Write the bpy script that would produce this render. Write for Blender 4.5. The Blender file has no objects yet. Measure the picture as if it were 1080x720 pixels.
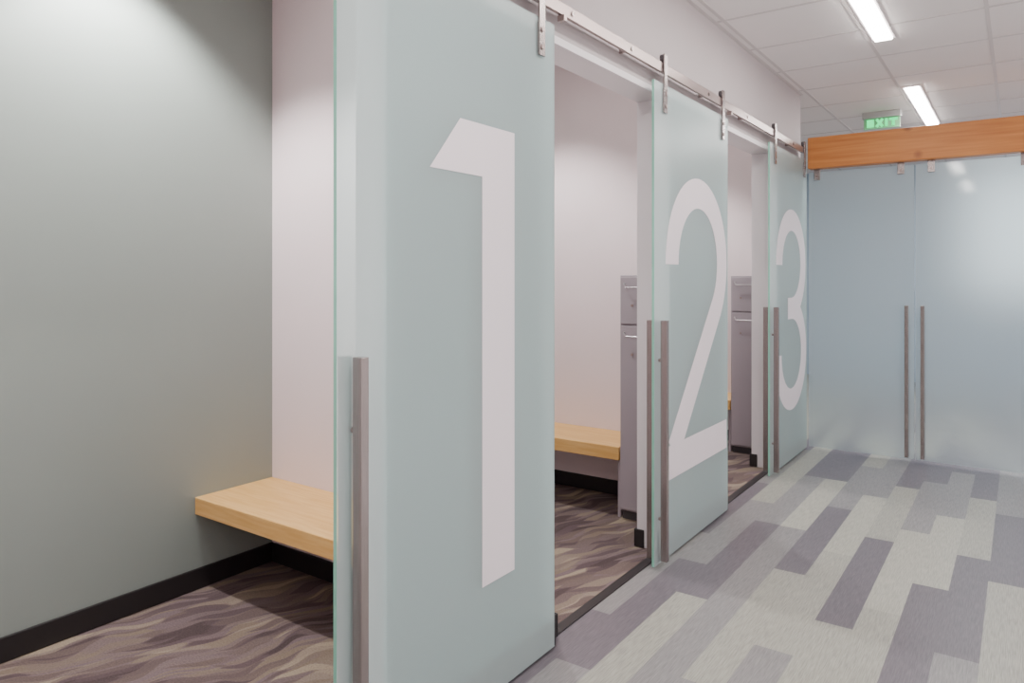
import bpy, math, random
from mathutils import Vector
C = bpy.context.scene.collection
R = math.radians
PI = math.pi

# ------------------------------------------------------------------ materials
def srgb(r, g, b):
    f = lambda c: (c/255/12.92) if c/255 <= .04045 else ((c/255+.055)/1.055)**2.4
    return (f(r), f(g), f(b), 1)

def new_mat(name):
    m = bpy.data.materials.new(name); m.use_nodes = True
    nt = m.node_tree
    for n in list(nt.nodes): nt.nodes.remove(n)
    out = nt.nodes.new('ShaderNodeOutputMaterial')
    return m, nt, out

def paint(name, col, rough=.6, metal=0, bump=.0, scale=200, var=.03, spec=.5):
    m, nt, out = new_mat(name)
    p = nt.nodes.new('ShaderNodeBsdfPrincipled')
    p.inputs['Roughness'].default_value = rough
    p.inputs['Metallic'].default_value = metal
    p.inputs['Specular IOR Level'].default_value = spec
    tc = nt.nodes.new('ShaderNodeTexCoord')
    n = nt.nodes.new('ShaderNodeTexNoise'); n.inputs['Scale'].default_value = 3; n.inputs['Detail'].default_value = 3
    nt.links.new(tc.outputs['Object'], n.inputs['Vector'])
    mx = nt.nodes.new('ShaderNodeMix'); mx.data_type = 'RGBA'
    mx.inputs[6].default_value = tuple(c*(1-var) for c in col[:3])+(1,)
    mx.inputs[7].default_value = tuple(min(1, c*(1+var)) for c in col[:3])+(1,)
    nt.links.new(n.outputs['Fac'], mx.inputs[0])
    nt.links.new(mx.outputs[2], p.inputs['Base Color'])
    if bump:
        n2 = nt.nodes.new('ShaderNodeTexNoise'); n2.inputs['Scale'].default_value = scale
        nt.links.new(tc.outputs['Object'], n2.inputs['Vector'])
        b = nt.nodes.new('ShaderNodeBump'); b.inputs['Strength'].default_value = bump; b.inputs['Distance'].default_value = .002
        nt.links.new(n2.outputs['Fac'], b.inputs['Height']); nt.links.new(b.outputs[0], p.inputs['Normal'])
    nt.links.new(p.outputs[0], out.inputs[0])
    return m

def emis(name, col, s):
    m, nt, out = new_mat(name)
    e = nt.nodes.new('ShaderNodeEmission'); e.inputs[0].default_value = col; e.inputs[1].default_value = s
    nt.links.new(e.outputs[0], out.inputs[0]); return m

def frosted(name, dcol, tcol, refr=.4, rough=.3, trans=.15, gl=.15, ior=1.2, fres=1.4):
    # etched face: part scatters back, part passes blurred
    m, nt, out = new_mat(name)
    N = nt.nodes.new; L = nt.links.new
    d = N('ShaderNodeBsdfDiffuse'); d.inputs[0].default_value = dcol
    t = N('ShaderNodeBsdfTranslucent'); t.inputs[0].default_value = tcol
    g = N('ShaderNodeBsdfRefraction'); g.inputs[0].default_value = tcol
    g.inputs['Roughness'].default_value = rough; g.inputs['IOR'].default_value = ior
    m1 = N('ShaderNodeMixShader'); m1.inputs[0].default_value = trans
    L(d.outputs[0], m1.inputs[1]); L(t.outputs[0], m1.inputs[2])
    m2 = N('ShaderNodeMixShader'); m2.inputs[0].default_value = refr
    L(m1.outputs[0], m2.inputs[1]); L(g.outputs[0], m2.inputs[2])
    fr = N('ShaderNodeFresnel'); fr.inputs[0].default_value = fres
    gg = N('ShaderNodeBsdfGlossy'); gg.inputs['Roughness'].default_value = gl
    m3 = N('ShaderNodeMixShader'); L(fr.outputs[0], m3.inputs[0])
    L(m2.outputs[0], m3.inputs[1]); L(gg.outputs[0], m3.inputs[2])
    L(m3.outputs[0], out.inputs[0])
    return m

def clear(name, col):
    m, nt, out = new_mat(name)
    t = nt.nodes.new('ShaderNodeBsdfTransparent'); t.inputs[0].default_value = col
    nt.links.new(t.outputs[0], out.inputs[0]); return m

def grain(name, c1, c2, axis='Y', rough=.45, scale=8, stretch=18, bump=.05, spec=.5, metal=0, lo=.34, hi=.66, dist=.4, knots=None):
    m, nt, out = new_mat(name)
    N = nt.nodes.new; L = nt.links.new
    p = N('ShaderNodeBsdfPrincipled'); p.inputs['Roughness'].default_value = rough
    p.inputs['Specular IOR Level'].default_value = spec; p.inputs['Metallic'].default_value = metal
    tc = N('ShaderNodeTexCoord'); mp = N('ShaderNodeMapping')
    s = [stretch, stretch, stretch]; s['XYZ'.index(axis)] = 1
    mp.inputs['Scale'].default_value = s
    L(tc.outputs['Object'], mp.inputs[0])
    n = N('ShaderNodeTexNoise'); n.inputs['Scale'].default_value = scale; n.inputs['Detail'].default_value = 5
    n.inputs['Distortion'].default_value = dist
    L(mp.outputs[0], n.inputs['Vector'])
    cr = N('ShaderNodeValToRGB'); cr.color_ramp.elements[0].position = lo; cr.color_ramp.elements[1].position = hi
    cr.color_ramp.elements[0].color = c1; cr.color_ramp.elements[1].color = c2
    L(n.outputs['Fac'], cr.inputs[0])
    colr = cr.outputs[0]
    if knots:
        v = N('ShaderNodeTexVoronoi'); v.inputs['Scale'].default_value = 5.5
        L(tc.outputs['Object'], v.inputs['Vector'])
        kr = N('ShaderNodeValToRGB'); kr.color_ramp.elements[0].position = .05; kr.color_ramp.elements[1].position = .22
        kr.color_ramp.elements[0].color = (1, 1, 1, 1); kr.color_ramp.elements[1].color = (0, 0, 0, 1)
        L(v.outputs['Distance'], kr.inputs[0])
        mk = N('ShaderNodeMix'); mk.data_type = 'RGBA'; L(kr.outputs[0], mk.inputs[0])
        L(colr, mk.inputs[6]); mk.inputs[7].default_value = knots; colr = mk.outputs[2]
    L(colr, p.inputs['Base Color'])
    b = N('ShaderNodeBump'); b.inputs['Strength'].default_value = bump; b.inputs['Distance'].default_value = .003
    L(n.outputs['Fac'], b.inputs['Height']); L(b.outputs[0], p.inputs['Normal'])
    L(p.outputs[0], out.inputs[0]); return m

def carpet_mat():
    # short leaf-like streaks: stretched, warped cells, each with its own shade
    m, nt, out = new_mat('wave_carpet')
    N = nt.nodes.new; L = nt.links.new
    def math_(op, a, b=None):
        n = N('ShaderNodeMath'); n.operation = op
        for i, v in enumerate((a, b)):
            if v is None: continue
            if hasattr(v, 'is_linked'): L(v, n.inputs[i])
            else: n.inputs[i].default_value = v
        return n.outputs[0]
    p = N('ShaderNodeBsdfPrincipled'); p.inputs['Roughness'].default_value = .95
    p.inputs['Specular IOR Level'].default_value = .1
    tc = N('ShaderNodeTexCoord')
    m1 = N('ShaderNodeMapping'); m1.inputs['Rotation'].default_value = (0, 0, R(20))
    L(tc.outputs['Object'], m1.inputs[0])
    n0 = N('ShaderNodeTexNoise'); n0.inputs['Scale'].default_value = 4.0; n0.inputs['Detail'].default_value = .8
    L(m1.outputs[0], n0.inputs['Vector'])
    sx = N('ShaderNodeSeparateXYZ'); L(m1.outputs[0], sx.inputs[0])
    xw = math_('ADD', sx.outputs[0], math_('MULTIPLY', n0.outputs['Fac'], .20))
    def cells(fx, fy, off):
        cb = N('ShaderNodeCombineXYZ')
        L(math_('ADD', math_('MULTIPLY', xw, fx), off), cb.inputs[0]); L(math_('MULTIPLY', sx.outputs[1], fy), cb.inputs[1])
        v = N('ShaderNodeTexVoronoi'); v.voronoi_dimensions = '2D'; v.feature = 'SMOOTH_F1'; v.inputs['Scale'].default_value = 1
        v.inputs['Smoothness'].default_value = .2
        L(cb.outputs[0], v.inputs['Vector'])
        s = N('ShaderNodeSeparateColor'); L(v.outputs['Color'], s.inputs[0])
        return s.outputs[0]
    c1 = cells(28, 4.6, 0); c2 = cells(18, 3.6, 7.3)
    s = math_('ADD', math_('MULTIPLY', c1, .55), math_('MULTIPLY', c2, .45))
    cr = N('ShaderNodeValToRGB'); e = cr.color_ramp.elements
    e[0].position = .12; e[0].color = srgb(80, 68, 69)
    e[1].position = .88; e[1].color = srgb(150, 136, 119)
    for pos, c in ((.30, srgb(93, 79, 82)), (.44, srgb(107, 93, 88)), (.56, srgb(114, 99, 103)), (.68, srgb(122, 108, 96)), (.8, srgb(132, 118, 109))):
        x = e.new(pos); x.color = c
    L(s, cr.inputs[0])
    n = N('ShaderNodeTexNoise'); n.inputs['Scale'].default_value = 160; n.inputs['Detail'].default_value = 2
    L(tc.outputs['Object'], n.inputs['Vector'])
    mx = N('ShaderNodeMix'); mx.data_type = 'RGBA'; mx.blend_type = 'OVERLAY'; mx.inputs[0].default_value = .4
    L(cr.outputs[0], mx.inputs[6]); L(n.outputs['Fac'], mx.inputs[7])
    L(mx.outputs[2], p.inputs['Base Color'])
    b = N('ShaderNodeBump'); b.inputs['Strength'].default_value = .5; b.inputs['Distance'].default_value = .004
    L(n.outputs['Fac'], b.inputs['Height']); L(b.outputs[0], p.inputs['Normal'])
    L(p.outputs[0], out.inputs[0]); return m

M = dict(
    wall=paint('corridor_wall_paint', srgb(184, 175, 177), .7, bump=.05),
    wallshade=paint('corridor_wall_gap_shade', srgb(138, 152, 154), .7, bump=.05),  # darker tone stands for the shade in the gap behind the sliding panels
    pink=paint('partition_paint', srgb(230, 214, 217), .7, bump=.05),
    green=paint('green_wall_paint', srgb(146, 155, 150), .5, bump=.05),
    ceil=paint('ceiling_tile', srgb(237, 231, 231), .9, bump=.3, scale=120),
    bar=paint('ceiling_bar', srgb(210, 203, 203), .5),
    white=paint('white_frame_paint', srgb(226, 219, 223), .45),
    farblue=paint('far_room_blue_paint', srgb(168, 186, 204), .8),
    fargrey=paint('far_room_grey_paint', srgb(130, 143, 139), .8),
    black=paint('black_rubber', srgb(36, 32, 34), .45),
    steel=grain('brushed_steel', srgb(138, 128, 127), srgb(156, 146, 145), 'Z', .27, 10, 60, .01, metal=.75),
    rail=paint('rail_steel', srgb(156, 140, 138), .3, metal=.65),
    lock=paint('locker_metal', srgb(163, 153, 160), .45),
    lockd=paint('locker_dark', srgb(74, 70, 74), .5),
    chrome=paint('locker_pull_metal', srgb(184, 178, 182), .3, metal=.5),
    bench=grain('maple', srgb(218, 168, 98), srgb(231, 188, 122), 'X', .4, 5, 14, .02),
    beam=grain('cedar_beam', srgb(172, 98, 40), srgb(206, 136, 70), 'X', .45, 2.0, 20, .03, dist=.3, lo=.24, hi=.74, knots=srgb(126, 66, 28)),
    glass=frosted('frosted_glass', srgb(214, 231, 233), srgb(229, 242, 243), .56, .04, .1, .3, fres=1.25),
    backglass=frosted('frosted_glass_far', srgb(192, 200, 204), srgb(242, 246, 248), .74, .5, .2, .06, ior=1.45),
    clear=clear('clear_glass_back', srgb(244, 252, 250)),
    edge=frosted('green_glass_edge', srgb(160, 226, 204), srgb(170, 232, 212), .2, .2, .3, .1),
    darkedge=frosted('dark_glass_edge', srgb(96, 120, 124), srgb(120, 150, 150), .2, .2, .3, .1),
    vinyl=paint('white_vinyl', srgb(225, 215, 222), .5),
    light=emis('light_diffuser', (1, .94, .88, 1), 40),
    glow_panel=emis('far_room_glow', (.86, .93, 1, 1), 2.0),
    carpet=carpet_mat(),
    exitg=emis('exit_letters', (.02, .9, .25, 1), 2.2),
    exitp=paint('exit_face', srgb(118, 190, 140), .3),
    exith=paint('exit_housing', srgb(160, 163, 163), .4),
    pl0=grain('plank_dark', srgb(90, 85, 93), srgb(112, 105, 112), 'Y', .34, 14, 22, .03),
    pl1=grain('plank_mid', srgb(115, 113, 115), srgb(141, 138, 138), 'Y', .34, 14, 22, .03),
    pl2=grain('plank_light', srgb(134, 134, 127), srgb(165, 163, 153), 'Y', .34, 14, 22, .03),
    pl3=grain('plank_pale', srgb(145, 145, 136), srgb(175, 173, 162), 'Y', .34, 14, 22, .03),
)

# ------------------------------------------------------------------ mesh helpers
def mesh(name, vs, fs, mats, parent=None, mi=None, bevel=0, smooth=False):
    me = bpy.data.meshes.new(name); me.from_pydata(vs, [], fs)
    if not isinstance(mats, (list, tuple)): mats = [mats]
    for m in mats: me.materials.append(m)
    if mi: me.polygons.foreach_set('material_index', mi)
    if smooth:
        for p in me.polygons: p.use_smooth = True
    me.update()
    o = bpy.data.objects.new(name, me); C.objects.link(o)
    if parent: o.parent = parent
    if bevel:
        b = o.modifiers.new('bevel', 'BEVEL'); b.width = bevel; b.segments = 2; b.limit_method = 'ANGLE'
    return o

class MB:
    def __init__(s): s.v = []; s.f = []; s.m = []
    def box(s, x0, x1, y0, y1, z0, z1, m=0):
        n = len(s.v)
        s.v += [(x, y, z) for z in (z0, z1) for y in (y0, y1) for x in (x0, x1)]
        s.f += [tuple(n+i for i in q) for q in ((0,2,3,1),(4,5,7,6),(0,1,5,4),(2,6,7,3),(0,4,6,2),(1,3,7,5))]
        s.m += [m]*6; return s
    def cyl(s, p, q, r, seg=16, m=0):
        p = Vector(p); q = Vector(q); a = (q-p).normalized()
        u = a.orthogonal().normalized(); w = a.cross(u); n = len(s.v)
        for c in (p, q):
            for i in range(seg):
                t = 2*PI*i/seg; s.v.append(tuple(c+r*(math.cos(t)*u+math.sin(t)*w)))
        for i in range(seg):
            j = (i+1) % seg; s.f.append((n+i, n+j, n+seg+j, n+seg+i))
        s.f.append(tuple(n+i for i in reversed(range(seg)))); s.f.append(tuple(n+seg+i for i in range(seg)))
        s.m += [m]*(seg+2); return s
    def tube(s, pts, r, seg=10):
        for a, b in zip(pts[:-1], pts[1:]): s.cyl(a, b, r, seg)
        return s
    def quad(s, a, b, c, d, m=0):
        n = len(s.v); s.v += [a, b, c, d]; s.f.append((n, n+1, n+2, n+3)); s.m.append(m); return s
    def poly(s, pts, place, t0, t1):      # 2D outline -> prism; place(u, v, t)
        n = len(s.v); k = len(pts)
        s.v += [place(u, v, t0) for u, v in pts]+[place(u, v, t1) for u, v in pts]
        s.f.append(tuple(n+i for i in range(k))); s.f.append(tuple(n+k+i for i in reversed(range(k))))
        for i in range(k):
            j = (i+1) % k; s.f.append((n+i, n+j, n+k+j, n+k+i))
        s.m += [0]*(k+2); return s
    def stroke(s, pts, hw, place, t0, t1):
        P = [Vector(p) for p in pts]; Lf = []; Rt = []
        for i, p in enumerate(P):
            a = P[max(i-1, 0)]; b = P[min(i+1, len(P)-1)]; d = (b-a).normalized(); nn = Vector((-d.y, d.x))
            Lf.append(p+nn*hw); Rt.append(p-nn*hw)
        for i in range(len(P)-1):
            s.poly([tuple(Lf[i]), tuple(Lf[i+1]), tuple(Rt[i+1]), tuple(Rt[i])], place, t0, t1)
        return s
    def build(s, name, mats, parent=None, bevel=0, smooth=False):
        return mesh(name, s.v, s.f, mats, parent, s.m, bevel, smooth)

def struct(o): o['kind'] = 'structure'; return o
def tag(o, label, cat, group=None):
    o['label'] = label; o['category'] = cat
    if group: o['group'] = group
    return o
def empty(name, loc):
    o = bpy.data.objects.new(name, None); o.location = loc; o.empty_display_size = .1; C.objects.link(o); return o
def copy_tree(o, parent=None):
    c = o.copy(); C.objects.link(c); c.parent = parent
    for ch in list(o.children): copy_tree(ch, c)
    return c

# ------------------------------------------------------------------ dimensions
XW0, XW1 = -1.55, -1.42            # corridor wall (cubicle side, corridor side)
XB = -2.88                         # cubicle back wall
ZC = 2.77                          # ceiling
XR = 1.7                           # right side wall of corridor
YB = 5.95                          # end of numbered wall
DOORS = [1.19, 3.055, 4.905]
JAMB = [1.38, 3.275, 5.135]
OPW = 1.005; OPH = 2.20
PART = [(.25, .36), (2.12, 2.24), (3.98, 4.09), (5.84, 5.95)]

# ------------------------------------------------------------------ setting
w = MB(); y = -2.5
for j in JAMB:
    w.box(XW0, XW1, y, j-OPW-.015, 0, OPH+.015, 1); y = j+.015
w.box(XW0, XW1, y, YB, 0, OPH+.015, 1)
w.box(XW0, XW1, -2.5, YB, OPH+.015, ZC)
struct(w.build('wall_left', [M['wall'], M['wallshade']]))
struct(MB().box(XB-.1, XB, .25, YB, 0, ZC).build('wall_back', M['green']))
for a, b in PART:
    struct(MB().box(XB, XW0, a, b, 0, ZC).build('wall_partition', M['pink']))
struct(MB().box(XR, XR+.1, -2.5, 10.5, 0, ZC).build('wall_right', M['wall']))
struct(MB().box(XW0, XR, -2.6, -2.5, 0, ZC).build('wall_near', M['wall']))
struct(MB().box(-4.6, XR, 10.5, 10.6, 0, ZC).build('wall_far', M['farblue']))
struct(MB().box(-4.6, -4.5, YB, 10.5, 0, ZC).build('wall_far_left', M['fargrey']))
struct(MB().box(-4.5, XB, YB-.1, YB, 0, ZC).build('wall_far_front', M['fargrey']))
struct(MB().box(.13, XR, 5.92, 5.99, 0, 2.16).build('wall_end', M['wall']))
# added window in the far room, put in for the blurred glow on the frosted doors
wf = MB(); x0, x1, z0, z1 = -.45, 1.5, 1.2, 2.45
wf.box(x0-.05, x1+.05, 10.44, 10.498, z0-.05, z0).box(x0-.05, x1+.05, 10.44, 10.498, z1, z1+.05)
for x in (x0-.05, (x0+x1)/2-.025, x1): wf.box(x, x+.05, 10.44, 10.498, z0, z1)
wf.box(x0, x1, 10.48, 10.49, z0, z1, 1)
struct(wf.build('glow_panel_1', [M['white'], M['glow_panel']]))

for j in JAMB:
    l = j-OPW
    f = MB()
    f.box(XW0-.006, XW1+.008, j, j+.014, 0, OPH); f.box(XW0-.006, XW1+.008, l-.014, l, 0, OPH)
    f.box(XW0-.006, XW1+.008, l-.014, j+.014, OPH, OPH+.03)
    struct(f.build('trim_1', M['white'], bevel=.002))
    struct(MB().box(XW1-.03, XW1+.012, l, j, 0.0, .006).build('trim_2', M['black'], bevel=.002))

def base(name, x0, x1, y0, y1):
    struct(MB().box(x0, x1, y0, y1, .002, .09).build(name, M['black'], bevel=.004))
for i in range(3):
    a, b = PART[i][1], PART[i+1][0]
    base('baseboard_back', XB, XB+.012, a, b)
    base('baseboard_partition', XB+.012, XW0, b-.012, b)
    base('baseboard_partition', XB+.012, XW0, a, a+.012)
    # black base wraps a little way round the jambs of each opening
    base('baseboard_jamb', XW0-.018, XW0+.035, JAMB[i]-.009, JAMB[i]-.0005)
    base('baseboard_jamb', XW1-.03, XW1+.02, JAMB[i]-OPW+.0005, JAMB[i]-OPW+.009)
for a, b in ((-2.5, JAMB[0]-OPW), (JAMB[0], JAMB[1]-OPW), (JAMB[1], JAMB[2]-OPW), (JAMB[2], YB)):
    base('baseboard_left', XW1+.0125, XW1+.02, a, b)
for k in range(3):
    base('baseboard_front', XW0-.018, XW0-.0065, JAMB[k], PART[k+1][0]-.012)
base('baseboard_right', XR-.012, XR, -2.5, 10.5)

struct(MB().box(XB, XW1-.02, .25, YB-.01, -.05, 0).build('floor_carpet', M['carpet']))
rnd = random.Random(11)
PW, PL, X00 = .1345, 1.105, -.925
starts = {2: 2.97, 0: 3.39, -2: 2.90, 6: 3.79, 5: 2.96, 4: 2.47, -1: 5.10, 1: 3.75, 3: 3.2, -3: 2.15, -4: 2.55}
col = {}
def setc(k, lst):
    for d, c in lst: col[(k, d)] = c
setc(2, [(0, 0), (-1, 2), (1, 2), (2, 0)]); setc(0, [(0, 0), (-1, 2), (1, 1), (2, 2)])
setc(-2, [(0, 0), (-1, 2), (1, 1), (2, 0)]); setc(6, [(0, 0), (-1, 2), (-2, 3), (1, 1)])
setc(5, [(0, 0), (-1, 1), (1, 2), (2, 0)]); setc(4, [(0, 0), (-1, 3), (1, 3), (2, 1)])
setc(-1, [(0, 0), (-1, 3), (-2, 1), (-3, 1)]); setc(1, [(0, 3), (-1, 2), (1, 1), (-2, 1)])
setc(3, [(0, 3), (-1, 2), (1, 1), (2, 0), (-2, 2)]); setc(-3, [(0, 0), (-1, 1), (1, 1), (2, 2)])
setc(-4, [(0, 1), (-1, 0), (1, 0), (2, 1)])
fl = MB()
xe = XW1-.02
k = -4
while X00+k*PW < XR:
    xa = max(X00+k*PW, xe); xb = min(X00+(k+1)*PW, XR)
    st = starts.get(k, rnd.random()*PL)
    d = math.floor((-2.5-st)/PL)
    while st+d*PL < 10.5:
        ya = max(st+d*PL, -2.5); yb = min(st+(d+1)*PL, 10.5)
        r = rnd.choice([0, 0, 1, 1, 1, 2] if 4.4 < ya < 6 else [0, 0, 1, 1, 2, 2, 3])
        c = col.get((k, d), r)
        if xb > xa and yb > ya:
            fl.quad((xa, ya, 0), (xb, ya, 0), (xb, yb, 0), (xa, yb, 0), c)
        d += 1
    k += 1
fl.quad((-4.5, YB, 0), (xe, YB, 0), (xe, 10.5, 0), (-4.5, 10.5, 0), 2)
struct(fl.build('floor', [M['pl0'], M['pl1'], M['pl2'], M['pl3']]))

ce = MB()
ce.box(XW1, XR, -2.5, YB, ZC, ZC+.05); ce.box(-4.5, XR, YB, 10.5, ZC, ZC+.05)
x = -.15-.605*7
while x < XR:
    if x > XW1+.02: ce.box(x-.010, x+.010, -2.5, 10.5, ZC-.003, ZC+.01, 1)
    else: ce.box(x-.010, x+.010, YB, 10.5, ZC-.003, ZC+.01, 1)
    x += .605
y = 5.81-.61*13
while y < 10.5:
    ce.box(XW1 if y < YB else -4.5, XR, y-.010, y+.010, ZC-.0025, ZC+.01, 1); y += .61
ce.box(XW1, XW1+.022, -2.5, YB, ZC-.003, ZC+.01, 1)
struct(ce.build('ceiling', [M['ceil'], M['bar']]))
struct(MB().box(XB, XW0, .25, YB, ZC, ZC+.05).build('ceiling_cubicle', M['ceil']))

# ------------------------------------------------------------------ sliding doors
W = 1.005; GT = 2.235; GB = .012
def make_handle(parent, sgn):
    a, b = (.018, .05) if sgn > 0 else (-.05, -.018)
    h = MB().box(a, b, .040, .065, .03, 1.134).build('handle', M['steel'], parent, .0015)
    for z in (.22, .95):
        MB().cyl((.006*sgn, .0525, z), (.020*sgn, .0525, z), .008).build('standoff', M['rail'], h)
def make_door():
    t = empty('sliding_glass_panel', (-1.371, 0, 0))
    g = MB()
    g.box(-.006, .006, 0, W, GB, GT)
    g.m = [1, 1, 1, 1, 2, 0]       # bottom, top and the two edges green; back face clear; front face etched
    g.build('glass_pane', [M['glass'], M['edge'], M['clear']], t)
    make_handle(t, 1); make_handle(t, -1)
    for yy in (.11, W-.095):
        h = MB().box(.010, .017, yy-.018, yy+.018, 2.10, 2.375)
        h.box(-.012, -.0065, yy-.018, yy+.018, 2.10, 2.215)
        h.box(.0065, .010, yy-.016, yy+.016, 2.11, 2.215)
        h = h.build('hanger', M['steel'], t, .001)
        for z in (2.13, 2.19):
            MB().cyl((.017, yy, z), (.021, yy, z), .009).build('bolt', M['rail'], h)
        MB().cyl((-.008, yy, 2.356), (.010, yy, 2.356), .0205, 24).build('roller', M['lockd'], h)
    MB().box(-.022, -.0075, W-.03, W+.030, .0, .085).build('floor_guide', M['black'], t, .001)
    return t
proto = make_door()
words = ['nearest sliding frosted glass door with a large white numeral 1',
         'middle sliding frosted glass door with a large white numeral 2',
         'farthest sliding frosted glass door with a large white numeral 3']
roots = []
for i, yd in enumerate(DOORS):
    r = proto if i == 0 else copy_tree(proto)
    roots.append(r)
for i, r in enumerate(roots):
    r.location = (-1.371, DOORS[i], 0)
    tag(r, words[i], 'sliding door', 'numbered sliding glass doors')
place = lambda u, v, t: (t, u, v)
T0, T1 = .0062, .0074
o = -DOORS[0]
n1 = MB().poly([(1.664+o, 1.806), (1.944+o, 1.806), (1.944+o, .37), (1.771+o, .37), (1.771+o, 1.644), (1.529+o, 1.644)], place, T0, T1)
n1.build('numeral', M['vinyl'], roots[0])
def arc(cx, cz, rx, rz, a0, a1, n=40):
    return [(cx+rx*math.cos(R(a0+(a1-a0)*i/n)), cz+rz*math.sin(R(a0+(a1-a0)*i/n))) for i in range(n+1)]
HW = .077
p2 = [(.205, 1.395)]+arc(.555, 1.405, .35, .36, 180, -41)
p2.append((.222, .50))
n2 = MB().stroke(p2, HW, place, T0, T1)
n2.poly([(.142, .37), (.98, .37), (.98, .53), (.142, .53)], place, T0, T1+.0002)
n2.build('numeral', M['vinyl'], roots[1])
p3 = [(.225, 1.42)]+arc(.555, 1.43, .33, .32, 180, -90)+[(.45, 1.11)]
p4 = [(.45, 1.11)]+arc(.555, .78, .35, .33, 90, -180)+[(.205, .79)]
n3 = MB().stroke(p3, HW, place, T0, T1).stroke(p4, HW, place, T0, T1+.0002)
n3.build('numeral', M['vinyl'], roots[2])

# ------------------------------------------------------------------ rail
rl = empty('hanging_rail', (-1.371, .2, 2.288))
tag(rl, 'long brushed steel rail carrying the three numbered sliding doors', 'rail')
MB().box(-.007, .007, 0, 5.62, 0, .046).build('bar', M['rail'], rl, .0015)
for yy in (.35, 1.15, 2.12, 2.62, 3.55, 4.22, 5.3):
    MB().cyl((-.049, yy, .023), (-.007, yy, .023), .011).build('standoff', M['rail'], rl)
    MB().cyl((.007, yy, .023), (.011, yy, .023), .009).build('bolt', M['steel'], rl)
for yy in (2.045, 3.9):
    MB().box(-.012, .016, yy, yy+.02, -.022, .0).build('stop', M['rail'], rl, .001)

# ------------------------------------------------------------------ end wall: beam and two glass doors
bm = MB().box(-1.345, XR-.02, 5.85, 5.95, 2.17, 2.408).build('wood_beam', M['beam'], bevel=.006)
tag(bm, 'orange brown timber beam above the frosted glass double doors', 'beam')
def end_door(x0, x1, hx, clips, label):
    t = empty('glass_leaf', ((x0+x1)/2, 5.93, 0)); c = (x0+x1)/2
    tag(t, label, 'glass door', 'frosted double doors at the end')
    g = MB().box(x0-c, x1-c, -.005, .005, .02, 2.15); g.m = [1, 1, 0, 2, 1, 1]
    g.build('glass_pane', [M['backglass'], M['darkedge'], M['clear']], t)
    for s in (-1, 1):
        a, b = (-.05, -.022) if s < 0 else (.022, .05)
        h = MB().box(hx-c-.012, hx-c+.012, a, b, .035, 1.13).build('handle', M['steel'], t, .0015)
        for z in (.2, .95):
            MB().cyl((hx-c, .005*s, z), (hx-c, .023*s, z), .008).build('standoff', M['rail'], h)
    for cx in clips:
        k = MB().box(cx-c-.022, cx-c+.022, -.018, -.006, 2.085, 2.172).box(cx-c-.022, cx-c+.022, .006, .014, 2.085, 2.172)
        k = k.build('clamp', M['steel'], t, .0015)
        MB().cyl((cx-c, -.022, 2.115), (cx-c, -.018, 2.115), .009).build('bolt', M['rail'], k)
    return t
end_door(-1.352, -.630, -.677, (-1.29, -.715), 'left leaf of the frosted glass double doors under the timber beam')
end_door(-.622, .10, -.576, (-.523, .02), 'right leaf of the frosted glass double doors, partly cut by the frame')

# ------------------------------------------------------------------ benches and lockers
def make_bench():
    t = empty('bench', (0, 0, 0))
    MB().box(XB+.001, -1.815, -.39, -.001, .322, .395).build('seat', M['bench'], t, .003)
    MB().box(XB+.05, -1.86, -.03, -.013, .262, .322).build('wall_cleat', M['lockd'], t, .002)
    MB().box(-1.836, -1.818, -.36, -.014, 0, .322).build('support_panel', M['lock'], t, .002)
    return t
bl = ['thick maple bench seat against the green wall left of door 1',
      'maple bench glimpsed through the opening between doors 1 and 2',
      'sliver of maple bench glimpsed between doors 2 and 3']
b0 = make_bench()
for i in range(3):
    b = b0 if i == 0 else copy_tree(b0)
    b.location = (0, PART[i+1][0], 0); tag(b, bl[i], 'bench', 'cubicle benches')
def make_locker():
    t = empty('locker', (0, 0, 0)); w = .24; x0 = -.12
    MB().box(x0, x0+w, .0, .365, .05, 1.345).build('body', M['lock'], t, .003)
    MB().box(x0+.006, x0+w-.006, .02, .36, 0, .05).build('plinth', M['lockd'], t)
    for z0, z1 in ((1.078, 1.335), (.062, 1.068)):
        d = MB().box(x0+.008, x0+w-.008, -.016, -.0005, z0, z1).build('door', M['lock'], t, .003)
        z = z1-.035
        MB().tube([(-.085, -.016, z), (-.085, -.032, z), (-.070, -.036, z-.022), (.070, -.036, z-.022), (.085, -.032, z), (.085, -.016, z)], .0035).build('handle', M['chrome'], d)
        MB().cyl((-.04, -.020, z-.12), (-.04, -.016, z-.12), .008).build('lock', M['rail'], d)
    return t
ll = ['grey metal locker glimpsed between doors 1 and 2, beside the bench',
      'grey metal locker glimpsed in the opening between doors 2 and 3']
l0 = make_locker()
for i in range(2):
    l = l0 if i == 0 else copy_tree(l0)
    l.location = (-1.690, PART[i+2][0]-.382, 0); tag(l, ll[i], 'locker', 'two door cubicle lockers')

# ------------------------------------------------------------------ ceiling lights and exit sign
def strip(y0, y1, label):
    t = empty('ceiling_light', (-.672, (y0+y1)/2, ZC)); h = (y1-y0)/2
    f = MB().box(-.06, -.048, -h, h, -.010, -.001).box(.048, .06, -h, h, -.010, -.001)
    f.box(-.048, .048, -h, -h+.012, -.010, -.001).box(-.048, .048, h-.012, h, -.010, -.001)
    f.build('frame', M['white'], t)
    MB().box(-.048, .048, -h+.012, h-.012, -.022, -.001).build('diffuser', M['light'], t, .006)
    tag(t, label, 'light', 'linear ceiling lights')
strip(2.4, 4.82, 'nearer linear ceiling light strip, cut by the top of the frame')
strip(6.13, 7.74, 'farther linear ceiling light strip, seen above the timber beam')

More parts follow.
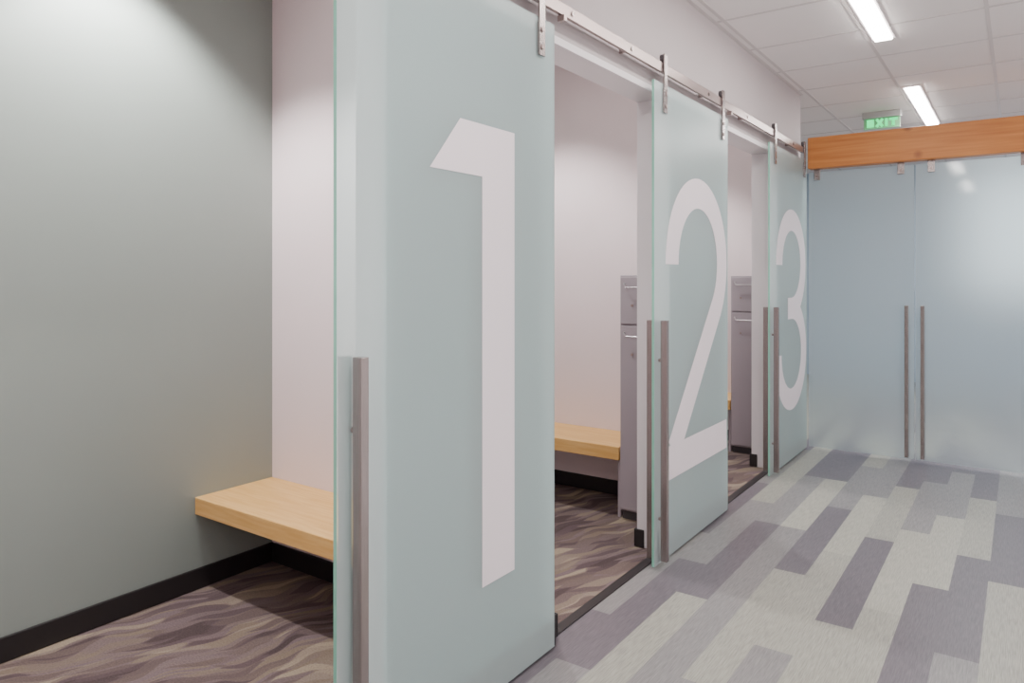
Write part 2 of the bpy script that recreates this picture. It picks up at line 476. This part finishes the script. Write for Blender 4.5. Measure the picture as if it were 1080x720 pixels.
ex = empty('exit_sign', (-.986, 6.95, 2.625))
tag(ex, 'green lit exit sign on the ceiling above the timber beam', 'sign')
MB().box(-.15, .15, -.035, .035, .090, .1445).build('housing', M['exith'], ex, .004)
MB().box(-.140, .140, -.010, .010, 0, .090).build('face', M['exitp'], ex)
pe = lambda u, v, t: (u, t, v)
L = MB(); h = .066; b = .016; s = .0105
def st(*pts): L.stroke(pts, s, pe, -.0130, -.0105)
x = -.106; wd = .046
st((x, b), (x, b+h))
for z in (b+s, b+h/2, b+h-s): st((x, z), (x+wd, z))
x = -.040; st((x, b), (x+.047, b+h)); st((x+.047, b), (x, b+h))
x = .036; st((x, b), (x, b+h))
x = .090; st((x, b), (x, b+h)); st((x-.032, b+h-s), (x+.032, b+h-s))
L.build('letters', M['exitg'], ex)

# ------------------------------------------------------------------ lights
def area(name, loc, sx, sy, e, colr=(1, .95, .9), rot=(0, 0, 0)):
    l = bpy.data.lights.new(name, 'AREA'); l.shape = 'RECTANGLE'; l.size = sx; l.size_y = sy; l.energy = e; l.color = colr
    o = bpy.data.objects.new(name, l); o.location = loc; o.rotation_euler = rot; C.objects.link(o)
for y in (-1.2, 1.0):
    area('unseen_strip_lamp', (-.67, y, ZC-.03), .12, 1.2, 29)
for y in (-1.0, 1.6, 4.0):
    area('unseen_strip_lamp', (.95, y, ZC-.03), .3, 1.2, 27)  # added second row, out of view, to fill the corridor with light
area('side_fill', (XR-.03, 2.0, 1.3), 2.2, 5.0, 42, (1, .97, .95), (0, R(90), 0))  # large soft fill added at the right wall to brighten the numbered panels
area('bounce_fill', (.9, 3.0, .04), 1.2, 5.0, 22, (1, .95, .94), (R(180), 0, 0))  # added upward fill, stands in for light bounced off the floor
for i in range(3):
    c = (PART[i][1]+PART[i+1][0])/2
    l = bpy.data.lights.new('downlight', 'SPOT'); l.energy = 205 if i == 0 else 135; l.spot_size = R(112); l.spot_blend = .5; l.shadow_soft_size = .05; l.color = (1, .97, .95)
    o = bpy.data.objects.new('downlight', l); o.location = (-2.57, c+.08, ZC-.03) if i == 0 else (-2.45, c+.12, ZC-.03); C.objects.link(o)
    area('cubicle_fill', (-1.95, c, ZC-.03), .5, .8, 5)  # soft fill added beside the downlight to lift the partition walls
area('far_fill', (.3, 7.6, ZC-.03), 1.8, 2.2, 130, (1, .97, .96))  # unseen area lamps added to brighten the room behind the end doors
area('far_fill', (-3, 8.2, ZC-.03), 1.0, 2.0, 18, (1, .97, .95))
wd_ = bpy.data.worlds.new('world'); bpy.context.scene.world = wd_; wd_.use_nodes = True
wd_.node_tree.nodes['Background'].inputs[0].default_value = (.8, .85, .9, 1)
wd_.node_tree.nodes['Background'].inputs[1].default_value = .4

# ------------------------------------------------------------------ camera
cd = bpy.data.cameras.new('camera'); cd.sensor_width = 36; cd.lens = 36*760/1080; cd.shift_y = -67/1080; cd.clip_start = .05
co = bpy.data.objects.new('camera', cd); co.location = (0, 0, 1.33); co.rotation_euler = (R(90), 0, math.atan2(537, 760)); C.objects.link(co)
bpy.context.scene.camera = co
